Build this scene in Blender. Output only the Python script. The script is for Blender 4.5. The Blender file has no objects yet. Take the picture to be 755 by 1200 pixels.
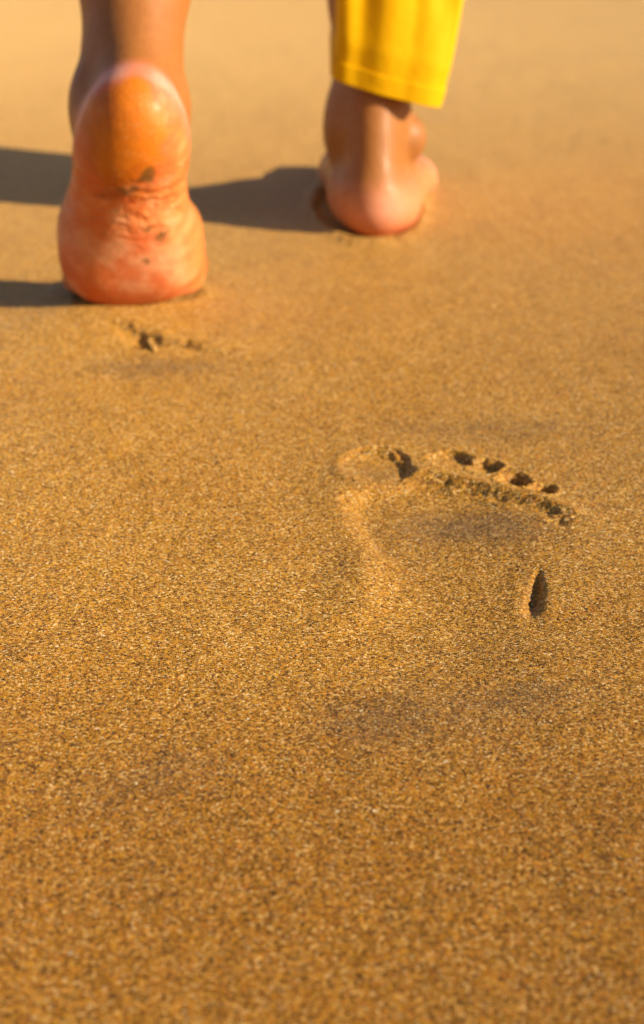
import bpy, math, random
import numpy as np
from mathutils import Vector
R = math.radians
S = bpy.context.scene
COL = S.collection

# ------------------------------------------------------------ camera, sky, sun
CAM_H, PITCH, FPX = 0.298, R(22.4), 2000.0
cam = bpy.data.cameras.new('camera'); cam_o = bpy.data.objects.new('camera', cam); COL.objects.link(cam_o)
cam_o.location = (0, 0, CAM_H); cam_o.rotation_euler = (math.pi/2 - PITCH, 0, 0)
cam.sensor_fit = 'VERTICAL'; cam.sensor_height = 36.0; cam.lens = 36.0*FPX/1200.0
cam.clip_start = 0.01; cam.clip_end = 2000
cam.dof.use_dof = True; cam.dof.focus_distance = 0.67; cam.dof.aperture_fstop = 10.5
S.camera = cam_o
S.render.resolution_x, S.render.resolution_y = 644, 1024

SUN_AZ, SUN_EL = R(21), R(22)       # azimuth: from +X turned towards the camera (-Y)
sdir = Vector((math.cos(SUN_EL)*math.cos(SUN_AZ), -math.cos(SUN_EL)*math.sin(SUN_AZ), math.sin(SUN_EL)))
W = bpy.data.worlds.new('World'); S.world = W; W.use_nodes = True
nt = W.node_tree; nt.nodes.clear()
sky = nt.nodes.new('ShaderNodeTexSky'); sky.sky_type = 'NISHITA'; sky.sun_disc = False
sky.sun_elevation = SUN_EL; sky.sun_rotation = math.atan2(sdir.x, sdir.y)
bg = nt.nodes.new('ShaderNodeBackground'); bg.inputs[1].default_value = 0.066
wo = nt.nodes.new('ShaderNodeOutputWorld')
nt.links.new(sky.outputs[0], bg.inputs[0]); nt.links.new(bg.outputs[0], wo.inputs[0])
sl = bpy.data.lights.new('sun', 'SUN'); sl.energy = 5.0; sl.angle = R(0.5); sl.color = (1.0, 0.84, 0.60)
so = bpy.data.objects.new('sun', sl); COL.objects.link(so)
so.rotation_euler = sdir.to_track_quat('Z', 'Y').to_euler(); so.location = sdir*5
S.view_settings.view_transform = 'Standard'; S.view_settings.look = 'None'
S.view_settings.exposure = 0.58; S.view_settings.gamma = 1.0

# ------------------------------------------------------------ helpers
def gp(x, y):
    """photo pixel -> point on the level beach"""
    a = PITCH + math.atan((y-600)/FPX)
    Y = CAM_H/math.tan(a)
    zc = Y*math.cos(PITCH) + CAM_H*math.sin(PITCH)
    return np.array(((x-377.5)*zc/FPX, Y))
def at(x, y, Y):
    """photo pixel seen at world distance Y -> 3D point"""
    a = PITCH + math.atan((y-600)/FPX)
    z = CAM_H - Y*math.tan(a)
    zc = Y*math.cos(PITCH) + (CAM_H-z)*math.sin(PITCH)
    return np.array(((x-377.5)*zc/FPX, Y, z))
def ss(a, b, x):
    t = np.clip((x-a)/(b-a), 0, 1); return t*t*(3-2*t)
def tag(o, label=None, cat=None, group=None, kind=None):
    for k, v in (('label', label), ('category', cat), ('group', group), ('kind', kind)):
        if v: o[k] = v
    return o
def mesh_obj(name, verts, faces, mat, parent=None, smooth=True):
    verts = np.asarray(verts, np.float32); faces = np.asarray(faces, np.int32)
    me = bpy.data.meshes.new(name)
    me.vertices.add(len(verts)); me.vertices.foreach_set('co', verts.ravel())
    me.loops.add(faces.size); me.loops.foreach_set('vertex_index', faces.ravel())
    me.polygons.add(len(faces))
    me.polygons.foreach_set('loop_start', np.arange(len(faces), dtype=np.int32)*faces.shape[1])
    me.polygons.foreach_set('loop_total', np.full(len(faces), faces.shape[1], np.int32))
    me.update(calc_edges=True)
    if smooth: me.polygons.foreach_set('use_smooth', np.ones(len(faces), bool))
    me.materials.append(mat)
    o = bpy.data.objects.new(name, me); COL.objects.link(o)
    if parent: o.parent = parent
    return o
def _h(ix, iy, s):
    v = np.sin(ix*127.1 + iy*311.7 + s*74.7)*43758.5453
    return v - np.floor(v)
def vnoise(x, y, s=0):
    ix, iy = np.floor(x), np.floor(y); fx, fy = x-ix, y-iy
    fx = fx*fx*(3-2*fx); fy = fy*fy*(3-2*fy)
    a = _h(ix, iy, s); b = _h(ix+1, iy, s); c = _h(ix, iy+1, s); d = _h(ix+1, iy+1, s)
    return (a*(1-fx)+b*fx)*(1-fy) + (c*(1-fx)+d*fx)*fy - .5
def fbm(x, y, sc, o=4, s=0):
    r = 0; a = 1.
    for k in range(o):
        r = r + a*vnoise(x*sc+17.3*k, y*sc-9.1*k, s+k); sc *= 2.03; a *= .5
    return r
def cloud_seg(x, y, pts):
    """distance to a polyline and signed side"""
    best = np.full(x.shape, 1e9); side = np.zeros(x.shape); tt = np.zeros(x.shape)
    n = len(pts)-1
    for i in range(n):
        a, b = pts[i], pts[i+1]; d = b-a; L = d@d
        t = np.clip(((x-a[0])*d[0]+(y-a[1])*d[1])/L, 0, 1)
        qx, qy = x-a[0]-t*d[0], y-a[1]-t*d[1]
        dd = np.hypot(qx, qy); m = dd < best
        best = np.where(m, dd, best); side = np.where(m, np.sign(d[0]*qy-d[1]*qx), side); tt = np.where(m, (i+t)/n, tt)
    return best, side, tt
def poly_sd(x, y, P):
    d = np.full(x.shape, 1e9); ins = np.zeros(x.shape, bool)
    n = len(P)
    for i in range(n):
        a, b = P[i], P[(i+1) % n]; e = b-a
        t = np.clip(((x-a[0])*e[0]+(y-a[1])*e[1])/(e@e), 0, 1)
        d = np.minimum(d, np.hypot(x-a[0]-t*e[0], y-a[1]-t*e[1]))
        c = ((a[1] > y) != (b[1] > y)) & (x < (b[0]-a[0])*(y-a[1])/(b[1]-a[1]+1e-12)+a[0])
        ins ^= c
    return np.where(ins, -d, d)

# ------------------------------------------------------------ node helper
class NT:
    def __init__(s, name):
        s.m = bpy.data.materials.new(name); s.m.use_nodes = True; s.t = s.m.node_tree
        s.p = s.t.nodes['Principled BSDF']
    def n(s, typ, ins=None, **kw):
        nd = s.t.nodes.new('ShaderNode'+typ)
        for k, v in kw.items(): setattr(nd, k, v)
        for k, v in (ins or {}).items(): s.set(nd.inputs[k], v)
        return nd
    def set(s, sock, v):
        if isinstance(v, bpy.types.NodeSocket): s.t.links.new(v, sock)
        else: sock.default_value = v
    def math(s, op, a, b=0., c=0.):
        return s.n('Math', {0: a, 1: b, 2: c}, operation=op).outputs[0]
    def vm(s, op, a, b=(0, 0, 0)):
        return s.n('VectorMath', {0: a, 1: b}, operation=op).outputs[0]
    def mix(s, f, a, b, blend='MIX'):
        nd = s.n('Mix', data_type='RGBA', blend_type=blend)
        s.set(nd.inputs[0], f); s.set(nd.inputs[6], a); s.set(nd.inputs[7], b)
        return nd.outputs[2]
    def ramp(s, f, stops, interp='LINEAR'):
        nd = s.n('ValToRGB'); s.set(nd.inputs[0], f); r = nd.color_ramp; r.interpolation = interp
        while len(r.elements) < len(stops): r.elements.new(0.5)
        for e, (p, c) in zip(r.elements, stops): e.position = p; e.color = (*c, 1)
        return nd.outputs[0]

# ------------------------------------------------------------ sand material
def sand_material():
    k = NT('sand')
    co = k.n('TexCoord').outputs['Object']
    wob = k.n('Noise', {'Vector': co, 'Scale': 700., 'Detail': 1.}).outputs['Color']
    cw = k.vm('ADD', co, k.vm('MULTIPLY', k.vm('SUBTRACT', wob, (.5, .5, .5)), (.0007, .0007, .0007)))
    v1 = k.n('TexVoronoi', {'Vector': cw, 'Scale': 1380.}, feature='F1')
    v2 = k.n('TexVoronoi', {'Vector': cw, 'Scale': 2500.}, feature='F1')
    sep = k.n('SeparateColor', {0: v1.outputs['Color']}).outputs
    sep2 = k.n('SeparateColor', {0: v2.outputs['Color']}).outputs
    g = k.ramp(sep[0], [(0, (.035, .015, .006)), (.09, (.14, .058, .015)), (.24, (.36, .165, .030)), (.34, (.33, .17, .085)), (.46, (.50, .235, .030)),
                        (.60, (.62, .335, .034)), (.68, (.70, .42, .03)), (.76, (.62, .21, .018)), (.86, (.66, .43, .14)), (.95, (.80, .60, .28)), (1.0, (.95, .84, .62))])
    g2 = k.ramp(sep2[1], [(0, (.16, .066, .010)), (.5, (.47, .228, .034)), (.85, (.66, .37, .050)), (1, (.88, .62, .22))])
    base = k.mix(.30, g, g2)
    base = k.mix(1., base, (1.0, .955, .82, 1), 'MULTIPLY')
    # broad tone changes of the beach: browner tracts
    tn = k.n('TexNoise', {'Vector': co, 'Scale': 9., 'Detail': 4., 'Roughness': .6}).outputs[0]
    base = k.mix(k.math('MULTIPLY', k.n('MapRange', {0: tn, 1: .42, 2: .68}).outputs[0], .30), base, k.mix(1., base, (.80, .70, .58, 1), 'MULTIPLY'))
    da = k.n('Attribute', attribute_name='near_fac').outputs['Fac']
    base = k.mix(da, base, k.mix(1., base, (.76, .67, .55, 1), 'MULTIPLY'))  # darker, browner sand at the near end
    dr = k.n('Attribute', attribute_name='far_fac').outputs['Fac']
    base = k.mix(dr, base, k.mix(.62, base, (1.0, .62, .225, 1)))  # paler, warmer sand further out
    # dark heavy-mineral dust lying in patches, plus shade painted into the print's slot
    mi = k.n('Attribute', attribute_name='mineral_shade').outputs['Fac']
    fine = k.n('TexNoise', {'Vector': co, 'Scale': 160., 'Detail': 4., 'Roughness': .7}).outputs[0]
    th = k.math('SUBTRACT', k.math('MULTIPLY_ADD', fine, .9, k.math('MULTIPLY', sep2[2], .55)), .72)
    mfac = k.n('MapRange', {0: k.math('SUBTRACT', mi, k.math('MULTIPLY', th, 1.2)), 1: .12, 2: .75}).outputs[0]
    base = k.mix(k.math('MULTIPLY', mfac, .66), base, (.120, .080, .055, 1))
    # scattered black grains and pale shell bits
    v3 = k.n('TexVoronoi', {'Vector': cw, 'Scale': 330.}, feature='F1')
    s3 = k.n('SeparateColor', {0: v3.outputs['Color']}).outputs
    near = k.math('LESS_THAN', v3.outputs['Distance'], .27)
    blk = k.math('MULTIPLY', near, k.math('GREATER_THAN', s3[0], .985))
    wht = k.math('MULTIPLY', near, k.math('GREATER_THAN', s3[1], .992))
    base = k.mix(k.math('MULTIPLY', blk, .85), base, (.03, .022, .02, 1))
    base = k.mix(k.math('MULTIPLY', wht, .75), base, (.90, .72, .45, 1))
    k.set(k.p.inputs['Base Color'], base)
    k.set(k.p.inputs['Roughness'], k.n('MapRange', {0: sep[2], 1: 0., 2: 1., 3: .75, 4: .32}).outputs[0])
    k.p.inputs['Specular IOR Level'].default_value = .16
    k.p.inputs['Diffuse Roughness'].default_value = .6
    # every grain has its own tilt
    geo = k.n('NewGeometry').outputs['Normal']
    t1 = k.vm('MULTIPLY', k.vm('SUBTRACT', v1.outputs['Color'], (.5, .5, .5)), (.48, .48, .3))
    t2 = k.vm('MULTIPLY', k.vm('SUBTRACT', v2.outputs['Color'], (.5, .5, .5)), (.5, .5, .2))
    nn = k.vm('NORMALIZE', k.vm('ADD', geo, k.vm('ADD', t1, t2)))
    b = k.n('Bump', {'Strength': .38, 'Distance': .0006, 'Height': k.math('SUBTRACT', 1., v1.outputs['Distance']), 'Normal': nn}).outputs[0]
    fb = k.n('TexNoise', {'Vector': co, 'Scale': 140., 'Detail': 5., 'Roughness': .65}).outputs[0]
    b = k.n('Bump', {'Strength': .5, 'Distance': .0012, 'Height': fb, 'Normal': b}).outputs[0]
    k.set(k.p.inputs['Normal'], b)
    return k.m
NT_n = NT.n
def _n(s, typ, ins=None, **kw):
    return NT_n(s, {'Noise': 'TexNoise'}.get(typ, typ), ins, **kw)
NT.n = _n
M_SAND = sand_material()

# ------------------------------------------------------------ the beach
def lines(fine, grow, far):
    out = list(fine); st = out[-1]-out[-2]
    while out[-1] < far: st *= grow; out.append(out[-1]+st)
    return np.array(out)
xp = lines(np.arange(0, .24, .00052), 1.12, 300)
XL = np.concatenate((-xp[:0:-1], xp))
ya = lines(np.arange(.34, 1.02, .00075), 1.022, 400)
yb = lines(np.array([-.34, -.338]), 1.25, 60)
YL = np.concatenate((-yb[::-1], ya))
GX, GY = np.meshgrid(XL, YL)

def terrain(x, y):
    z = np.zeros_like(x)
    loc = (np.abs(x) < 1.2) & (y > 0) & (y < 3)
    z += .0016*fbm(x, y, 9., 3, 3)*1.0 + .0007*fbm(x, y, 45., 3, 8)
    # fans of a dune-flat relief far out
    # --- right footprint, toes pointing away
    P = [gp(*p) for p in ((402, 585), (440, 571), (478, 560), (520, 563), (560, 572), (600, 584), (640, 600), (657, 612), (652, 640), (640, 668),
                          (634, 700), (628, 735), (612, 775), (575, 800), (520, 808), (470, 806), (425, 790), (398, 755), (412, 715), (432, 680), (436, 650), (418, 620))]
    P = [np.array(p) for p in P]
    w = .0012*fbm(x, y, 160., 3, 21)
    sd = poly_sd(x, y, P) + w
    # depth: firm at the ball, lost under loose sand at the heel
    v = (y - gp(0, 800)[1])/(gp(0, 575)[1]-gp(0, 800)[1])
    lat = (x-gp(645, 640)[0])/(gp(405, 640)[0]-gp(645, 640)[0])
    depth = (.0032*ss(-.02, .9, v)+.0010)*(.12+.88*ss(.0, .6, lat))
    soft = .009+.010*ss(.85, .15, v)+.010*ss(.5, .0, lat)
    z -= depth*ss(soft*.6, -soft, sd)
    z += .0004*np.exp(-((sd-.010)/.009)**2)*ss(.1, .8, v)
    # crisp scarp between toes and ball
    d, s_, t = cloud_seg(x, y, [gp(*p) for p in ((476, 562), (505, 563), (540, 570), (575, 580), (610, 588), (648, 603), (660, 613))])
    d = d + .0016*fbm(x, y, 260., 3, 33)
    z -= .0014*np.exp(-(np.maximum(d, 0)/.0040)**2)*ss(0, .12, t)*(.75+1.3*fbm(x, y, 170., 2, 5))
    z += .0009*fbm(x, y, 330., 3, 15)*np.exp(-(d/.0075)**2)*ss(0, .12, t)
    z += .0016*np.exp(-((d-.0085)/.005)**2)*(s_ > 0)*ss(0, .1, t)*ss(1.02, .85, t)
    # outer edge: a deeper slot, its wall in shade
    d, s_, t = cloud_seg(x, y, [gp(*p) for p in ((632, 664), (629, 685), (625, 708), (621, 730))])
    d = d + .0011*fbm(x, y, 280., 3, 35)
    sg = d*np.where(s_ > 0, 1, -1)
    z -= (.0045+.003*fbm(x, y, 200., 3, 44))*np.exp(-(d/(.0013+.0019*ss(0, .6, t)))**2)*ss(0, .35, t)*ss(1.05, .45, t)
    d, s_, t = cloud_seg(x, y, [gp(*p) for p in ((408, 540), (414, 532), (426, 527), (445, 525), (464, 528), (476, 538), (476, 548), (468, 558))])
    d = d + .0005*fbm(x, y, 200., 3, 34)
    z -= .0019*np.exp(-(np.maximum(d, 0)/.0015)**2)*np.sin(np.clip(t, 0, 1)*math.pi)**.5*ss(-.3, .5, t)
    # inner edge: low slope that catches the sun
    d, s_, t = cloud_seg(x, y, [gp(*p) for p in ((442, 640), (436, 670), (424, 705), (400, 745))])
    z += .0013*np.exp(-((d)/.012)**2)*ss(0, .2, t)*ss(1.02, .7, t)
    d, s_, t = cloud_seg(x, y, [gp(*p) for p in ((398, 540), (400, 565), (408, 590), (416, 620))])
    z += .0009*np.exp(-((d)/.009)**2)*ss(0, .3, t)*ss(1, .6, t)
    # toes
    for (cx, cy, rx, ry, dp, ang) in ((441, 548, .0168, .0225, .0016, .15), (527, 539, .0105, .0120, .0019, -.2), (568, 547, .0080, .0100, .0025, -.2),
                                      (603, 563, .0080, .0090, .0028, -.2), (636, 573, .0072, .0072, .0026, -.2)):
        c = gp(cx, cy); ca, sa = math.cos(ang), math.sin(ang)
        dx, dy = x-c[0], y-c[1]
        q = np.hypot((dx*ca+dy*sa)/rx, (-dx*sa+dy*ca)/ry) + (.16 if cx < 480 else .32)*fbm(x, y, 170., 3, int(cx))
        up = 1 + .95*np.clip((dx/rx*.75+dy/ry*.65), -1, 1)      # toe tips dug in deeper at the far outer side
        z -= dp*up*ss(1.08, .80, q)
        z += .0006*np.exp(-((q-1.2)/.16)**2)
    # --- broken crust behind the lifted foot
    pts = [gp(*p) for p in ((122, 383), (145, 388), (160, 391), (170, 402), (182, 399), (200, 402), (222, 401), (238, 408), (262, 412))]
    d, s_, t = cloud_seg(x, y, pts)
    d2 = d*np.where(s_ > 0, 1, -1) + .004*fbm(x, y, 110., 3, 51)
    amp = .0030*np.sin(np.clip(t, 0, 1)*math.pi)**.5*(.8+.7*fbm(x, y, 60., 2, 61))
    z += amp*ss(-.002, .003, d2)*np.exp(-(np.maximum(d2, 0)/.016)**2)
    z -= .0030*np.exp(-((d2+.004)/.006)**2)*np.sin(np.clip(t, 0, 1)*math.pi)
    c = gp(172, 398); z -= .003*np.exp(-(((x-c[0])/.007)**2+((y-c[1])/.011)**2))
    # shallow print mound round it
    c = gp(100, 375); z += .006*np.exp(-(((x-c[0])/.06)**2+((y-c[1])/.05)**2))
    c = gp(185, 440); z -= .0035*np.exp(-(((x-c[0])/.06)**2+((y-c[1])/.05)**2))
    # sand pressed under the ball of the lifted foot and the flat foot
    c = gp(153, 352); z -= .0020*np.exp(-(((x-c[0]+.004)/.045)**4+((y-c[1]-.02)/.035)**4))
    for (px, py, a, b, off, h_) in ((149, 352, .050, .040, .014, .0012), (435, 279, .046, .13, .115, .0026)):
        c = gp(px, py); q = np.hypot((x-c[0])/a, (y-c[1]-off)/b)
        z += h_*np.exp(-((q-1.0)/.13)**2)*(.8+1.4*fbm(x, y, 70., 3, 66)) - (.003 if px > 300 else 0.)*ss(1., .8, q)
    return z
def grains(x, y):
    """domes of coarse sand, about 1 mm across"""
    c = .00085; u, v = x/c, y/c; iu, iv = np.floor(u), np.floor(v); best = np.zeros(x.shape, np.float64)
    for i in (-1, 0, 1):
        for j in (-1, 0, 1):
            a, b = iu+i, iv+j
            px, py = a+_h(a, b, 1), b+_h(a, b, 2); r = .45+.45*_h(a, b, 3)
            q = ((u-px)**2+(v-py)**2)/(r*r)
            best = np.maximum(best, np.where(q < 1, np.sqrt(np.maximum(1-q, 0))*r, 0))
    return best*c
zz = np.zeros_like(GX)
ix = np.where(np.abs(XL) < 1.5)[0]; iy = np.where((YL > .2) & (YL < 3.5))[0]
sub = np.ix_(iy, ix)
fade = ss(1.5, .9, np.abs(GX[sub]))*ss(3.5, 2.2, GY[sub])
zz[sub] = terrain(GX[sub], GY[sub])*fade
ix = np.where(np.abs(XL) < .26)[0]; iy = np.where((YL > .33) & (YL < 1.08))[0]
sub = np.ix_(iy, ix)
zz[sub] += .23*(grains(GX[sub], GY[sub])-.0004)*ss(1.07, .95, GY[sub])
V = np.stack((GX, GY, zz), -1).reshape(-1, 3)

def mineral_shade(x, y):
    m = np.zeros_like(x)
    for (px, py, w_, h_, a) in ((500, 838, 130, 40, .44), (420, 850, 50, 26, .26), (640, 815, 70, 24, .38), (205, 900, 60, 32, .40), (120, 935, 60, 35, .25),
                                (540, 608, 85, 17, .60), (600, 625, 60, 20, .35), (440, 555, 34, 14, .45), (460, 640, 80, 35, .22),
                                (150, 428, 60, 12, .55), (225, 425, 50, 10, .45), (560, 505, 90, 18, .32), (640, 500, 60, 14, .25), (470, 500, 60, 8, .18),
                                (560, 760, 90, 22, .25), (700, 640, 40, 60, .18), (625, 700, 9, 32, .5), (720, 560, 60, 40, .12)):  # the narrow tall entry paints wall shade into the outer slot
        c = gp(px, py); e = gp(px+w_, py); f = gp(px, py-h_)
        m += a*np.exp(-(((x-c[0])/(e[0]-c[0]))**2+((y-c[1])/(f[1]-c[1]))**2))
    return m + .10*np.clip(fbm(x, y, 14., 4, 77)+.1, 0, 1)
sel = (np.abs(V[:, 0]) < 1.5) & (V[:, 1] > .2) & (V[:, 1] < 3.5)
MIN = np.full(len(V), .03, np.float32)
MIN[sel] = mineral_shade(V[sel, 0], V[sel, 1])

NEAR_FAC = (1.0*ss(.64, .42, V[:, 1]+.06*fbm(V[:, 0], V[:, 1], 5., 2, 90)) + .15).clip(0, 1).astype(np.float32)  # darkening factor, rises towards the near end of the beach
FAR_FAC = (ss(.8, 2.6, V[:, 1])).astype(np.float32)  # lightening factor, rises with distance
nx, ny = len(XL), len(YL)
I = np.arange(nx*ny).reshape(ny, nx)
F = np.stack((I[:-1, :-1], I[:-1, 1:], I[1:, 1:], I[1:, :-1]), -1).reshape(-1, 4)
fc = V[F].mean(1)
outline = [gp(*p) for p in ((388, 540), (400, 518), (445, 512), (545, 515), (590, 530), (660, 562), (674, 610), (660, 660), (652, 735), (636, 795), (575, 822), (470, 828), (400, 806), (372, 755), (396, 700), (410, 650), (392, 600))]
crack = [gp(*p) for p in ((108, 378), (150, 374), (215, 386), (275, 403), (280, 428), (220, 444), (130, 440), (85, 420))]
fs = np.zeros(len(F), int)
near = (np.abs(fc[:, 0]) < .4) & (fc[:, 1] > .4) & (fc[:, 1] < 1.3)
idx = np.where(near)[0]
fs[idx[poly_sd(fc[idx, 0], fc[idx, 1], outline) < 0]] = 1
fs[idx[poly_sd(fc[idx, 0], fc[idx, 1], crack) < 0]] = 2
def ground_piece(name, which, parent=None):
    f = F[fs == which]; u, inv = np.unique(f, return_inverse=True)
    o = mesh_obj(name, V[u], inv.reshape(-1, 4), M_SAND, parent)
    a = o.data.attributes.new('mineral_shade', 'FLOAT', 'POINT'); a.data.foreach_set('value', MIN[u])
    for nm, arr in (('near_fac', NEAR_FAC), ('far_fac', FAR_FAC)):
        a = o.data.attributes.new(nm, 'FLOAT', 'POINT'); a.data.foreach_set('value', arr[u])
    return o
ground = tag(ground_piece('ground', 0), kind='structure')
fp = ground_piece('footprint', 1, ground); fp['label'] = 'right footprint with five toe pits pressed in golden sand'
ck = ground_piece('sand_crack', 2, ground); ck['label'] = 'broken ridge of sand crust just behind the lifted heel'

# ------------------------------------------------------------ surface from a distance field
def nets(f, xs, ys, zs):
    nx, ny, nz = len(xs), len(ys), len(zs)
    X, Y, Z = xs[:, None, None], ys[None, :, None], zs[None, None, :]
    D = f(X, Y, Z).astype(np.float32)
    ins = D < 0
    cs = ins[:-1, :-1, :-1].astype(np.int8)
    for o in ((1,0,0),(0,1,0),(0,0,1),(1,1,0),(1,0,1),(0,1,1),(1,1,1)):
        cs = cs + ins[o[0]:nx-1+o[0], o[1]:ny-1+o[1], o[2]:nz-1+o[2]]
    ci, cj, ck_ = np.nonzero((cs > 0) & (cs < 8))
    idm = np.full(cs.shape, -1, np.int32); idm[ci, cj, ck_] = np.arange(len(ci))
    acc = np.zeros((len(ci), 3)); cnt = np.zeros(len(ci))
    corners = [(a, b, c) for a in (0, 1) for b in (0, 1) for c in (0, 1)]
    for a in corners:
        for ax in range(3):
            if a[ax]: continue
            b = list(a); b[ax] = 1
            da = D[ci+a[0], cj+a[1], ck_+a[2]]; db = D[ci+b[0], cj+b[1], ck_+b[2]]
            m = (da < 0) != (db < 0)
            t = np.where(m, da/np.where(da == db, 1, da-db), 0)
            pa = np.stack((xs[ci+a[0]], ys[cj+a[1]], zs[ck_+a[2]]), 1); pb = np.stack((xs[ci+b[0]], ys[cj+b[1]], zs[ck_+b[2]]), 1)
            acc += np.where(m[:, None], pa+(pb-pa)*t[:, None], 0); cnt += m
    Vv = acc/cnt[:, None]; Q = []
    for ax in range(3):
        o1 = [0, 0, 0]; o1[ax] = 1
        A = ins[:nx-o1[0], :ny-o1[1], :nz-o1[2]]; B = ins[o1[0]:, o1[1]:, o1[2]:]
        i, j, k = np.nonzero(A != B)
        b1, b2 = [q for q in range(3) if q != ax]
        ijk = [i, j, k]
        ok = (ijk[b1] > 0) & (ijk[b2] > 0) & (ijk[b1] < cs.shape[b1]) & (ijk[b2] < cs.shape[b2])
        i, j, k = i[ok], j[ok], k[ok]
        fl = A[i, j, k]
        def cell(d1, d2):
            q = [i, j, k]; q[b1] = q[b1]-d1; q[b2] = q[b2]-d2
            return idm[q[0], q[1], q[2]]
        q = np.stack((cell(1, 1), cell(0, 1), cell(0, 0), cell(1, 0)), 1)
        if ax == 1: fl = ~fl
        q[~fl] = q[~fl][:, ::-1]; Q.append(q)
    Q = np.concatenate(Q); Q = Q[(Q >= 0).all(1)]
    return Vv, Q

class Field:
    """smooth union of round cones and ellipsoids, each evaluated only in its own box"""
    def __init__(s): s.p = []
    def cone(s, a, b, r1, r2, k=.012): s.p.append(('c', np.array(a, float), np.array(b, float), r1, r2, k))
    def ell(s, c, ax, r, k=.012): s.p.append(('e', np.array(c, float), np.array(ax, float), r, None, k))
    def __call__(s, X, Y, Z):
        xs, ys, zs = X.ravel(), Y.ravel(), Z.ravel()
        D = np.full((len(xs), len(ys), len(zs)), .03, np.float32)
        for t, a, b, r1, r2, k in s.p:
            if t == 'c':
                lo = np.minimum(a-r1, b-r2)-.035; hi = np.maximum(a+r1, b+r2)+.035
            else:
                m = max(r1)+.035; lo, hi = a-m, a+m
            i0, i1 = np.searchsorted(xs, lo[0]), np.searchsorted(xs, hi[0])
            j0, j1 = np.searchsorted(ys, lo[1]), np.searchsorted(ys, hi[1])
            k0, k1 = np.searchsorted(zs, lo[2]), np.searchsorted(zs, hi[2])
            if i0 >= i1 or j0 >= j1 or k0 >= k1: continue
            x, y, z = xs[i0:i1, None, None]-a[0], ys[None, j0:j1, None]-a[1], zs[None, None, k0:k1]-a[2]
            if t == 'c':
                d = b-a; L = d@d
                h = np.clip((x*d[0]+y*d[1]+z*d[2])/L, 0, 1)
                q = np.sqrt((x-h*d[0])**2+(y-h*d[1])**2+(z-h*d[2])**2)-(r1+(r2-r1)*h)
            else:
                u = [(x*v[0]+y*v[1]+z*v[2]) for v in b]
                k0_ = np.sqrt(sum((u[i]/r1[i])**2 for i in range(3))); k1_ = np.sqrt(sum((u[i]/r1[i]**2)**2 for i in range(3)))
                q = k0_*(k0_-1)/np.maximum(k1_, 1e-6)
            S_ = D[i0:i1, j0:j1, k0:k1]
            h = np.maximum(k-np.abs(S_-q), 0)/k
            D[i0:i1, j0:j1, k0:k1] = np.minimum(S_, q)-h*h*k*.25
        return D

body = Field()
def frame(o, ux, vy, wz):
    ux, vy, wz = (np.array(q, float)/np.linalg.norm(q) for q in (ux, vy, wz))
    A = np.array((ux, vy, wz)); o = np.array(o, float)
    return (lambda u, v, w: o+u*ux+v*vy+w*wz), A, o

# left foot: pushed up on its ball; u to the right (big-toe side), v towards the heel, w from sole to instep
PHI = R(61)
gb = gp(151, 367)
LF, LA, LO = frame((gb[0], gb[1]+.004, -.004), (1, 0, 0), (.05, -math.cos(PHI), math.sin(PHI)), (0, math.sin(PHI), math.cos(PHI)))
def lc(a, b, r1, r2, k=.014): body.cone(LF(*a), LF(*b), r1, r2, k)
def le(c, r, k=.014): body.ell(LF(*c), LA, r, k)
le((-.0130, .026, .019), (.0265, .028, .020)); le((.0205, .031, .018), (.0190, .023, .017), .018)
le((.001, .040, .027), (.036, .036, .020), .018)
lc((-.0135, .035, .026), (-.0045, .106, .030), .0260, .0265, .02); lc((.0150, .035, .028), (.0065, .104, .034), .0230, .0255, .022)
lc((-.02, .05, .04), (0, .085, .055), .02, .027, .02)
le((.0065, .125, .031), (.0295, .037, .028), .018)
anL = LF(.002, .105, .070); knL = np.array((-.105, 1.27, .48)); hpL = np.array((-.08, 1.27, .88))
up = (knL-anL)/np.linalg.norm(knL-anL)
anLl = anL+np.array((-.003, 0, 0)); body.cone(anLl, anLl+up*.11, .0330, .030, .02); body.cone(anLl+up*.10, anL+up*.24, .030, .050, .03)
body.cone(anL+up*.24, knL, .052, .053, .03); body.cone(knL, hpL, .054, .082, .04)
body.cone(LF(.006, .133, .042), anL+up*.08+np.array((.0, -.014, 0)), .017, .014, .022)
body.ell(LF(-.024, .110, .078), LA, (.011, .016, .014), .018); body.ell(LF(.022, .112, .075), LA, (.010, .013, .013), .018)
for (u, L_, r) in ((.031, .062, .0145), (.010, .060, .0105), (-.007, .054, .0098), (-.023, .046, .0092), (-.037, .036, .0088)):
    b = LF(u, .026, .03); b[2] = r+.006; e = np.array((b[0]*1., b[1]+L_*.5, r+.005)); tpt = np.array((b[0], b[1]+L_, r-.003))
    body.cone(LF(u*.9, .045, .038), b+np.array((0, .01, 0)), r*1.15, r*1.05, .008); body.cone(b+np.array((0, .01, 0)), e, r*.95, r*.85, .004); body.cone(e, tpt, r*.85, r, .004)

# right foot: flat; u outwards, v towards the toes, w up
hg = gp(435, 279); YW = R(3)
RF, RA, RO = frame((hg[0], hg[1], -.005), (math.cos(YW), -math.sin(YW), 0), (math.sin(YW), math.cos(YW), 0), (0, 0, 1))
def rc(a, b, r1, r2, k=.014): body.cone(RF(*a), RF(*b), r1, r2, k)
def re_(c, r, k=.014): body.ell(RF(*c), RA, r, k)
re_((.001, .034, .026), (.0305, .036, .027))
rc((.016, .05, .022), (.031, .165, .017), .020, .0170, .02); rc((-.010, .05, .034), (-.026, .175, .022), .024, .020, .02)
rc((.002, .075, .060), (-.006, .165, .028), .030, .024, .02)
re_((-.025, .180, .018), (.021, .028, .018)); re_((.027, .178, .016), (.021, .028, .016)); re_((0, .182, .018), (.03, .026, .017))
anR = RF(-.002, .055, .078); knR = np.array((.045, 1.43, .49)); hpR = np.array((.06, 1.29, .88))
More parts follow.
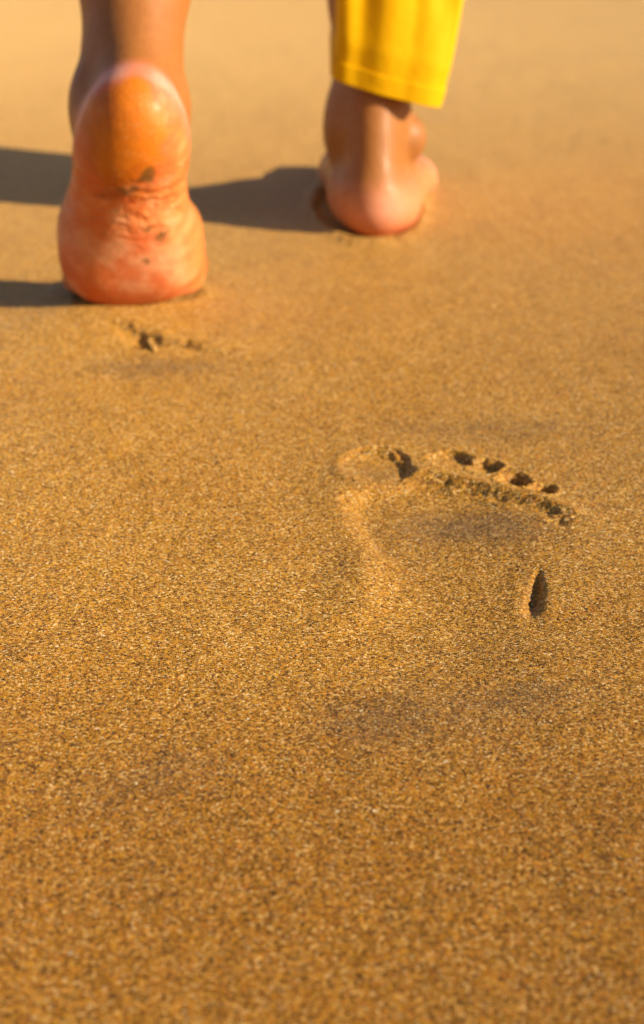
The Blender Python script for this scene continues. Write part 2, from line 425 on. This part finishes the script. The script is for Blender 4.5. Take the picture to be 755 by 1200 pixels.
up2 = (knR-anR)/np.linalg.norm(knR-anR)
body.cone(anR, anR+up2*.10, .0300, .0280, .02); body.cone(anR+up2*.10, anR+up2*.24, .0285, .050, .03)
body.cone(anR+up2*.24, knR, .052, .053, .03); body.cone(knR, hpR, .054, .082, .04)
body.cone(RF(.001, .016, .040), anR+up2*.09+np.array((0, -.026, 0)), .016, .0125, .02)
body.ell(RF(-.022, .066, .080), RA, (.013, .020, .022), .022); body.ell(RF(.030, .058, .070), RA, (.010, .012, .014), .010)
for (u, L_, r) in ((-.033, .064, .0140), (-.013, .064, .0100), (.005, .058, .0095), (.021, .050, .0090), (.033, .040, .0088)):
    rc((u*.9, .185, .020), (u, .185+L_*.55, r+.006), r*1.1, r*.85, .006); rc((u, .185+L_*.55, r+.006), (u*1.03, .185+L_, r+.001), r*.85, r, .004)
body.cone(hpL+np.array((0, 0, .04)), hpR+np.array((0, 0, .04)), .10, .10, .05)
body.cone((-.01, 1.28, .93), (-.01, 1.28, 1.02), .105, .10, .05)

zs = np.concatenate((np.arange(-.02, .30, .0022), np.arange(.30, 1.15, .012)))
bv, bq = nets(body, np.arange(-.24, .22, .0023), np.arange(.98, 1.60, .0023), zs)

# skin tint: real pigment differences (callus, blush, stuck sand) by place on the foot
def lloc(p): return (p-LO)@LA.T
def rloc(p): return (p-RO)@RA.T
def gauss(a, b, wa, wb): return np.exp(-((a/wa)**2+(b/wb)**2))
col = np.tile(np.array((.37, .145, .032)), (len(bv), 1))
def lay(m, c):
    global col
    m = np.clip(m, 0, 1)[:, None]; col = col*(1-m)+np.array(c)*m
nzs = np.array([0])
L_ = lloc(bv); Rr = rloc(bv); isL = bv[:, 0] < -.045
nn1 = fbm(L_[:, 0], L_[:, 1], 60., 4, 5); nn2 = fbm(L_[:, 0], L_[:, 1], 180., 3, 9)
sole = ss(.042, .022, L_[:, 2])*isL*ss(.176, .156, L_[:, 1])
lay(sole, (.80, .240, .055))
uu, vv, ww = L_[:, 0], L_[:, 1], L_[:, 2]
rimf = isL*ss(.105, .125, vv)*ss(.020, .030, ww)*ss(.062, .046, ww)
lay(rimf*.9, (.74, .22, .12))
lay(isL*ss(.120, .135, vv)*ss(.030, .037, ww)*ss(.058, .044, ww)*(.70+1.5*nn1), (.84, .38, .28))
hp = ss(1.25, .80, np.hypot((uu-.0065+.10*(vv-.137))/.0285, (vv-.139)/.034)+.45*nn1+.15*nn2)*ss(.0345, .0265, ww+.010*nn1)*isL
lay(isL*np.exp(-((hp-.4)/.25)**2)*ss(.10, .12, vv)*.6, (.66, .10, .06))
lay(hp*.94, (.68, .185, .002))
lay(hp*np.clip(nn1*1.6, 0, .6), (.50, .11, .003)); lay(sole*gauss(uu+.002, vv-.106, .026, .011)*.8, (.56, .13, .008))
lay(sole*gauss(L_[:, 0]+.024, L_[:, 1]-.018, .018, .025)*.9, (.85, .17, .02))
lay(sole*gauss(L_[:, 0]-.032, L_[:, 1]-.012, .014, .015)*.6, (.88, .23, .03))
lay(sole*gauss(L_[:, 0]-.012, L_[:, 1]-.050, .022, .024)*.7, (.86, .40, .22))
lay(sole*gauss(L_[:, 0]+.033, L_[:, 1]-.07, .008, .05)*.5, (.80, .24, .17))
lay(sole*(1-hp)*np.clip(nn1*1.2, 0, .5), (.66, .13, .04)); lay(sole*(1-hp)*np.clip(-nn1, 0, .4), (.90, .40, .20))
for (u, v, a, b) in ((-.003, .102, .0050, .0030), (.004, .1055, .0065, .0040), (.0215, .118, .0046, .0044), (.0180, .115, .004, .002), (.012, .109, .0035, .0020), (-.010, .099, .003, .0015), (.0265, .068, .0040, .0060), (.018, .074, .0025, .002), (.029, .042, .002, .0022), (.015, .052, .0018, .0015)):
    lay(sole*ss(1.25, .65, np.hypot((L_[:, 0]-u)/a, (L_[:, 1]-v)/b)+.9*nn2)*.85, (.13, .065, .01))
nn4 = fbm(L_[:, 0], L_[:, 1], 95., 4, 41)
lay(sole*(1-hp)*np.clip(nn4*2.2, 0, .7), (.74, .16, .035)); lay(sole*(1-hp)*np.clip(-nn4*2.2-.1, 0, .6), (.90, .42, .20))
isR = ~isL
rs = isR*ss(.055, .020, Rr[:, 2])
lay(rs*.9, (.72, .25, .095))
lay(isR*gauss(Rr[:, 0]-.010, Rr[:, 2]-.026, .02, .014)*(Rr[:, 1] < .05)*.6, (.84, .40, .29))
lay(isR*ss(.012, .003, Rr[:, 2])*.7, (.80, .20, .07))
lay(isR*(Rr[:, 1] > .16)*ss(0, .03, Rr[:, 0])*.5, (.82, .36, .27))

CRE = (.12+.88*sole*ss(.055, .085, L_[:, 1])*ss(.125, .105, L_[:, 1])).astype(np.float32)
CRE[~(sole > .05)] = 0
def skin_material():
    k = NT('skin')
    co = k.n('TexCoord').outputs['Object']
    c = k.n('Attribute', attribute_name='tint').outputs['Color']
    n1 = k.n('TexNoise', {'Vector': co, 'Scale': 130., 'Detail': 5., 'Roughness': .65}).outputs[0]
    c = k.mix(k.n('MapRange', {0: n1, 1: .35, 2: .7, 3: 0., 4: .35}).outputs[0], c, k.mix(1., c, (.72, .55, .5, 1), 'MULTIPLY'))
    k.set(k.p.inputs['Base Color'], c)
    cr = k.n('Attribute', attribute_name='crease').outputs['Fac']
    vs = k.n('TexVoronoi', {'Vector': co, 'Scale': 850.}, feature='F1')
    sp = k.n('SeparateColor', {0: vs.outputs['Color']}).outputs
    pt = k.n('TexNoise', {'Vector': co, 'Scale': 75., 'Detail': 3.}).outputs[0]
    stick = k.math('MULTIPLY', k.math('LESS_THAN', vs.outputs['Distance'], .42), k.math('GREATER_THAN', k.math('MULTIPLY_ADD', pt, 1.1, k.math('MULTIPLY', sp[0], .5)), .98))
    stick = k.math('MULTIPLY', stick, k.math('MINIMUM', 1., k.math('MULTIPLY', cr, 6.)))
    c = k.mix(k.math('MULTIPLY', stick, .7), c, k.mix(sp[1], (.30, .15, .04, 1), (.72, .45, .18, 1)))
    k.set(k.p.inputs['Base Color'], c)
    k.p.inputs['Subsurface Weight'].default_value = .2
    k.p.inputs['Subsurface Radius'].default_value = (1., .35, .18); k.p.inputs['Subsurface Scale'].default_value = .004
    k.set(k.p.inputs['Roughness'], k.n('MapRange', {0: n1, 1: .3, 2: .7, 3: .46, 4: .62}).outputs[0])
    k.p.inputs['Specular IOR Level'].default_value = .32
    k.p.inputs['Coat Weight'].default_value = .09; k.p.inputs['Coat Roughness'].default_value = .28
    # flexion wrinkles across the foot, plus pores
    w = k.n('TexWave', {'Vector': co, 'Scale': 36., 'Distortion': 11., 'Detail': 3., 'Detail Scale': 1.6, 'Detail Roughness': .6}, bands_direction='Z').outputs['Fac']
    b = k.n('Bump', {'Strength': k.math('MULTIPLY', k.n('Attribute', attribute_name='crease').outputs['Fac'], .55), 'Distance': .0016, 'Height': w}).outputs[0]
    b = k.n('Bump', {'Strength': .3, 'Distance': .0015, 'Height': n1, 'Normal': b}).outputs[0]
    n3 = k.n('TexNoise', {'Vector': co, 'Scale': 480., 'Detail': 4., 'Roughness': .7}).outputs[0]
    b = k.n('Bump', {'Strength': .45, 'Distance': .0007, 'Height': n3, 'Normal': b}).outputs[0]
    k.set(k.p.inputs['Normal'], b)
    return k.m
person = bpy.data.objects.new('person', None); COL.objects.link(person)
BASE = Vector((float((gb[0]+hg[0])/2), float((gb[1]+hg[1])/2), 0)); person.location = BASE
tag(person, 'barefoot person in yellow trousers walking away with left heel lifted off the sand', 'person')
bo = mesh_obj('body', bv-np.array(BASE), bq, skin_material(), person)
a = bo.data.attributes.new('crease', 'FLOAT', 'POINT'); a.data.foreach_set('value', CRE)
a = bo.data.color_attributes.new('tint', 'FLOAT_COLOR', 'POINT')
a.data.foreach_set('color', np.concatenate((col, np.ones((len(col), 1))), 1).astype(np.float32).ravel())

# ------------------------------------------------------------ trousers
def cloth_material():
    k = NT('yellow_cotton')
    co = k.n('TexCoord').outputs['Object']
    n1 = k.n('TexNoise', {'Vector': co, 'Scale': 60., 'Detail': 4.}).outputs[0]
    k.set(k.p.inputs['Base Color'], k.mix(n1, (.86, .46, .0005, 1), (.92, .53, .001, 1)))
    k.p.inputs['Roughness'].default_value = .62; k.p.inputs['Specular IOR Level'].default_value = .12
    w = k.n('TexWave', {'Vector': co, 'Scale': 500.}, bands_direction='Z').outputs['Fac']
    b = k.n('Bump', {'Strength': .2, 'Distance': .0004, 'Height': w}).outputs[0]
    b = k.n('Bump', {'Strength': .5, 'Distance': .002, 'Height': n1, 'Normal': b}).outputs[0]
    k.set(k.p.inputs['Normal'], b)
    tr = k.n('BsdfTranslucent', {'Color': (.8, .42, .004, 1)}).outputs[0]
    mx = k.n('MixShader', {0: .15, 1: k.p.outputs[0], 2: tr}).outputs[0]
    k.t.links.new(mx, k.t.nodes['Material Output'].inputs[0])
    return k.m
M_CLOTH = cloth_material()
NA = 128
TH = np.linspace(0, 2*math.pi, NA, endpoint=False)       # 0 = +X (right), -pi/2 = towards the camera
def tube(rings):
    v = []; f = []
    for q in rings: v += list(q)
    for i in range(len(rings)-1):
        for j in range(NA):
            f.append((i*NA+j, i*NA+(j+1) % NA, (i+1)*NA+(j+1) % NA, (i+1)*NA+j))
    return v, f
def angd(t0): return (TH-t0+math.pi) % (2*math.pi)-math.pi
def ring(c, rx, ry, tiltx, tilty, folds, grow=0., sq=.50, drape=0.):
    sqy = .16 if drape else .6
    r = np.ones(NA)
    for (t0, w, a) in folds: r += a*np.exp(-(angd(t0)/w)**2)
    x = (rx+grow)*r*np.sign(np.cos(TH))*np.abs(np.cos(TH))**sq; y = (ry+grow)*r*np.sign(np.sin(TH))*np.abs(np.sin(TH))**np.where(np.sin(TH) < 0, sqy, .8)
    if drape:                                   # vertical cloth folds hanging down the calf side
        xn = np.cos(TH); rear = ss(.1, -.5, np.sin(TH))
        xs_ = x/(rx+grow)
        y = y+drape*rear*(np.exp(-((xs_+.58)/.20)**2)-.75*np.exp(-((xs_+.08)/.20)**2)+.25*np.exp(-((xs_-.25)/.16)**2)+.5*max(0., (drape/.0055-.75)*4)*np.exp(-((xs_-.70)/.16)**2))
    return np.stack((c[0]+x, c[1]+y, c[2]+tiltx*x+tilty*y), 1)
hl, hr = at(389, 78, 1.28), at(518, 113, 1.28)
hc = (hl+hr)/2; hw = (hr[0]-hl[0])/2
tl, tr_ = at(395, 0, 1.28), at(542, 0, 1.28)
keysR = [ # z, cx, cy, rx, ry
    (hc[2], hc[0], 1.376, hw, .100), ((hc[2]+tl[2])/2, (hc[0]+(tl[0]+tr_[0])/2)/2+.001, 1.378, (hw+(tr_[0]-tl[0])/2)/2*1.0, .102),
    (tl[2], (tl[0]+tr_[0])/2, 1.382, (tr_[0]-tl[0])/2, .100), (.33, .062, 1.42, .066, .095), (.49, .052, 1.435, .072, .085), (.70, .066, 1.36, .086, .095), (.86, .056, 1.295, .098, .115)]
aL = anL; sy = lambda z: aL[1]+(z-aL[2])/up[2]*up[1]; sx = lambda z: aL[0]+(z-aL[2])/up[2]*up[0]
hz = at(155, -55, 1.13)[2]
keysL = [(hz, at(154, 0, 1.13)[0], sy(hz)+.012, .0395, .058), (hz+.06, sx(hz+.06), sy(hz+.06)+.008, .048, .062), (.36, sx(.36), sy(.36), .066, .075),
         (.48, -.105, 1.275, .072, .082), (.68, -.092, 1.275, .086, .095), (.86, -.076, 1.28, .098, .115)]
def interp(keys, n):
    K = np.array(keys); z = np.linspace(K[0, 0], K[-1, 0], n)
    z = K[0, 0]+(z-K[0, 0])*np.linspace(.35, 1, n)          # denser near the cuff
    return [(zz_, *[np.interp(zz_, K[:, 0], K[:, i]) for i in range(1, 5)]) for zz_ in z]
def leg_rings(keys, tiltx, tilty, folds, grow=0., n=110, upto=None, drape=0.):
    out = []
    z0 = keys[0][0]; hgt = keys[-1][0]-z0
    for (z, cx, cy, rx, ry) in interp(keys, n):
        t = (z-z0)/hgt
        if upto and z-z0 > upto: break
        tilt = 1-ss(0, .35, t); near_fac = 1
        fo = [(t0+dr*(z-z0), w, a*(e+(1-e)*min(1, (z-z0)/.08))*(1-.75*ss(.25, .8, t))) for (t0, w, a, dr, e) in folds]
        out.append(ring((cx, cy, z), rx, ry, tiltx*tilt, tilty*tilt, fo, grow, drape=drape*(.35+.65*min(1, (z-z0)/.07))*(1-.6*ss(.3, .8, t))))
    return out
slope = (hr[2]-hl[2])/(hr[0]-hl[0])
FR = [(-.45, .2, .04, -.5, .5), (-2.75, .25, .03, 0, .4),
      (.5, .3, -.12, 1, .4), (1.2, .3, .10, 0, .5), (1.9, .3, -.12, 1, .5), (2.6, .3, .08, 0, .5)]
FL = [(-2.2, .25, -.15, .5, .4), (-1.5, .25, .10, 0, .5), (-.8, .25, -.15, -.5, .4), (.6, .3, .1, 0, .5), (1.8, .3, -.1, 0, .5)]
tv, tf = [], []
def add(rings):
    global tv, tf
    v, f = tube(rings); n = len(tv); tv += v; tf += [tuple(i+n for i in q) for q in f]
add(leg_rings(keysR, slope, .10, FR, drape=.0055)); add(leg_rings(keysL, .0, .25, FL))
pel = []
for z, rx, ry in ((.80, .155, .10), (.86, .168, .125), (.92, .165, .128), (.98, .150, .118), (1.05, .138, .110)):
    pel.append(ring((-.01, 1.285, z), rx, ry, 0, 0, [(-1.57, .3, .05), (1.57, .3, .03)]))
add(pel)
tr_o = mesh_obj('trousers', np.array(tv)-np.array(BASE), tf, M_CLOTH, person)
tr_o['label'] = 'loose bright yellow cotton trousers ending above the ankles'
m = tr_o.modifiers.new('thick', 'SOLIDIFY'); m.thickness = .0012; m.offset = -1
def hem(keys, tiltx, tilty, folds, drape=0.):
    rg = leg_rings(keys, tiltx, tilty, folds, .0010, n=400, upto=.014, drape=drape)
    first = [r.copy() for r in rg]
    v, f = tube(first)
    o = mesh_obj('hem', np.array(v)-np.array(BASE), f, M_CLOTH, tr_o)
    m = o.modifiers.new('thick', 'SOLIDIFY'); m.thickness = .0024; m.offset = -1
hem(keysR, slope, .10, FR, .0055); hem(keysL, .0, .25, FL)
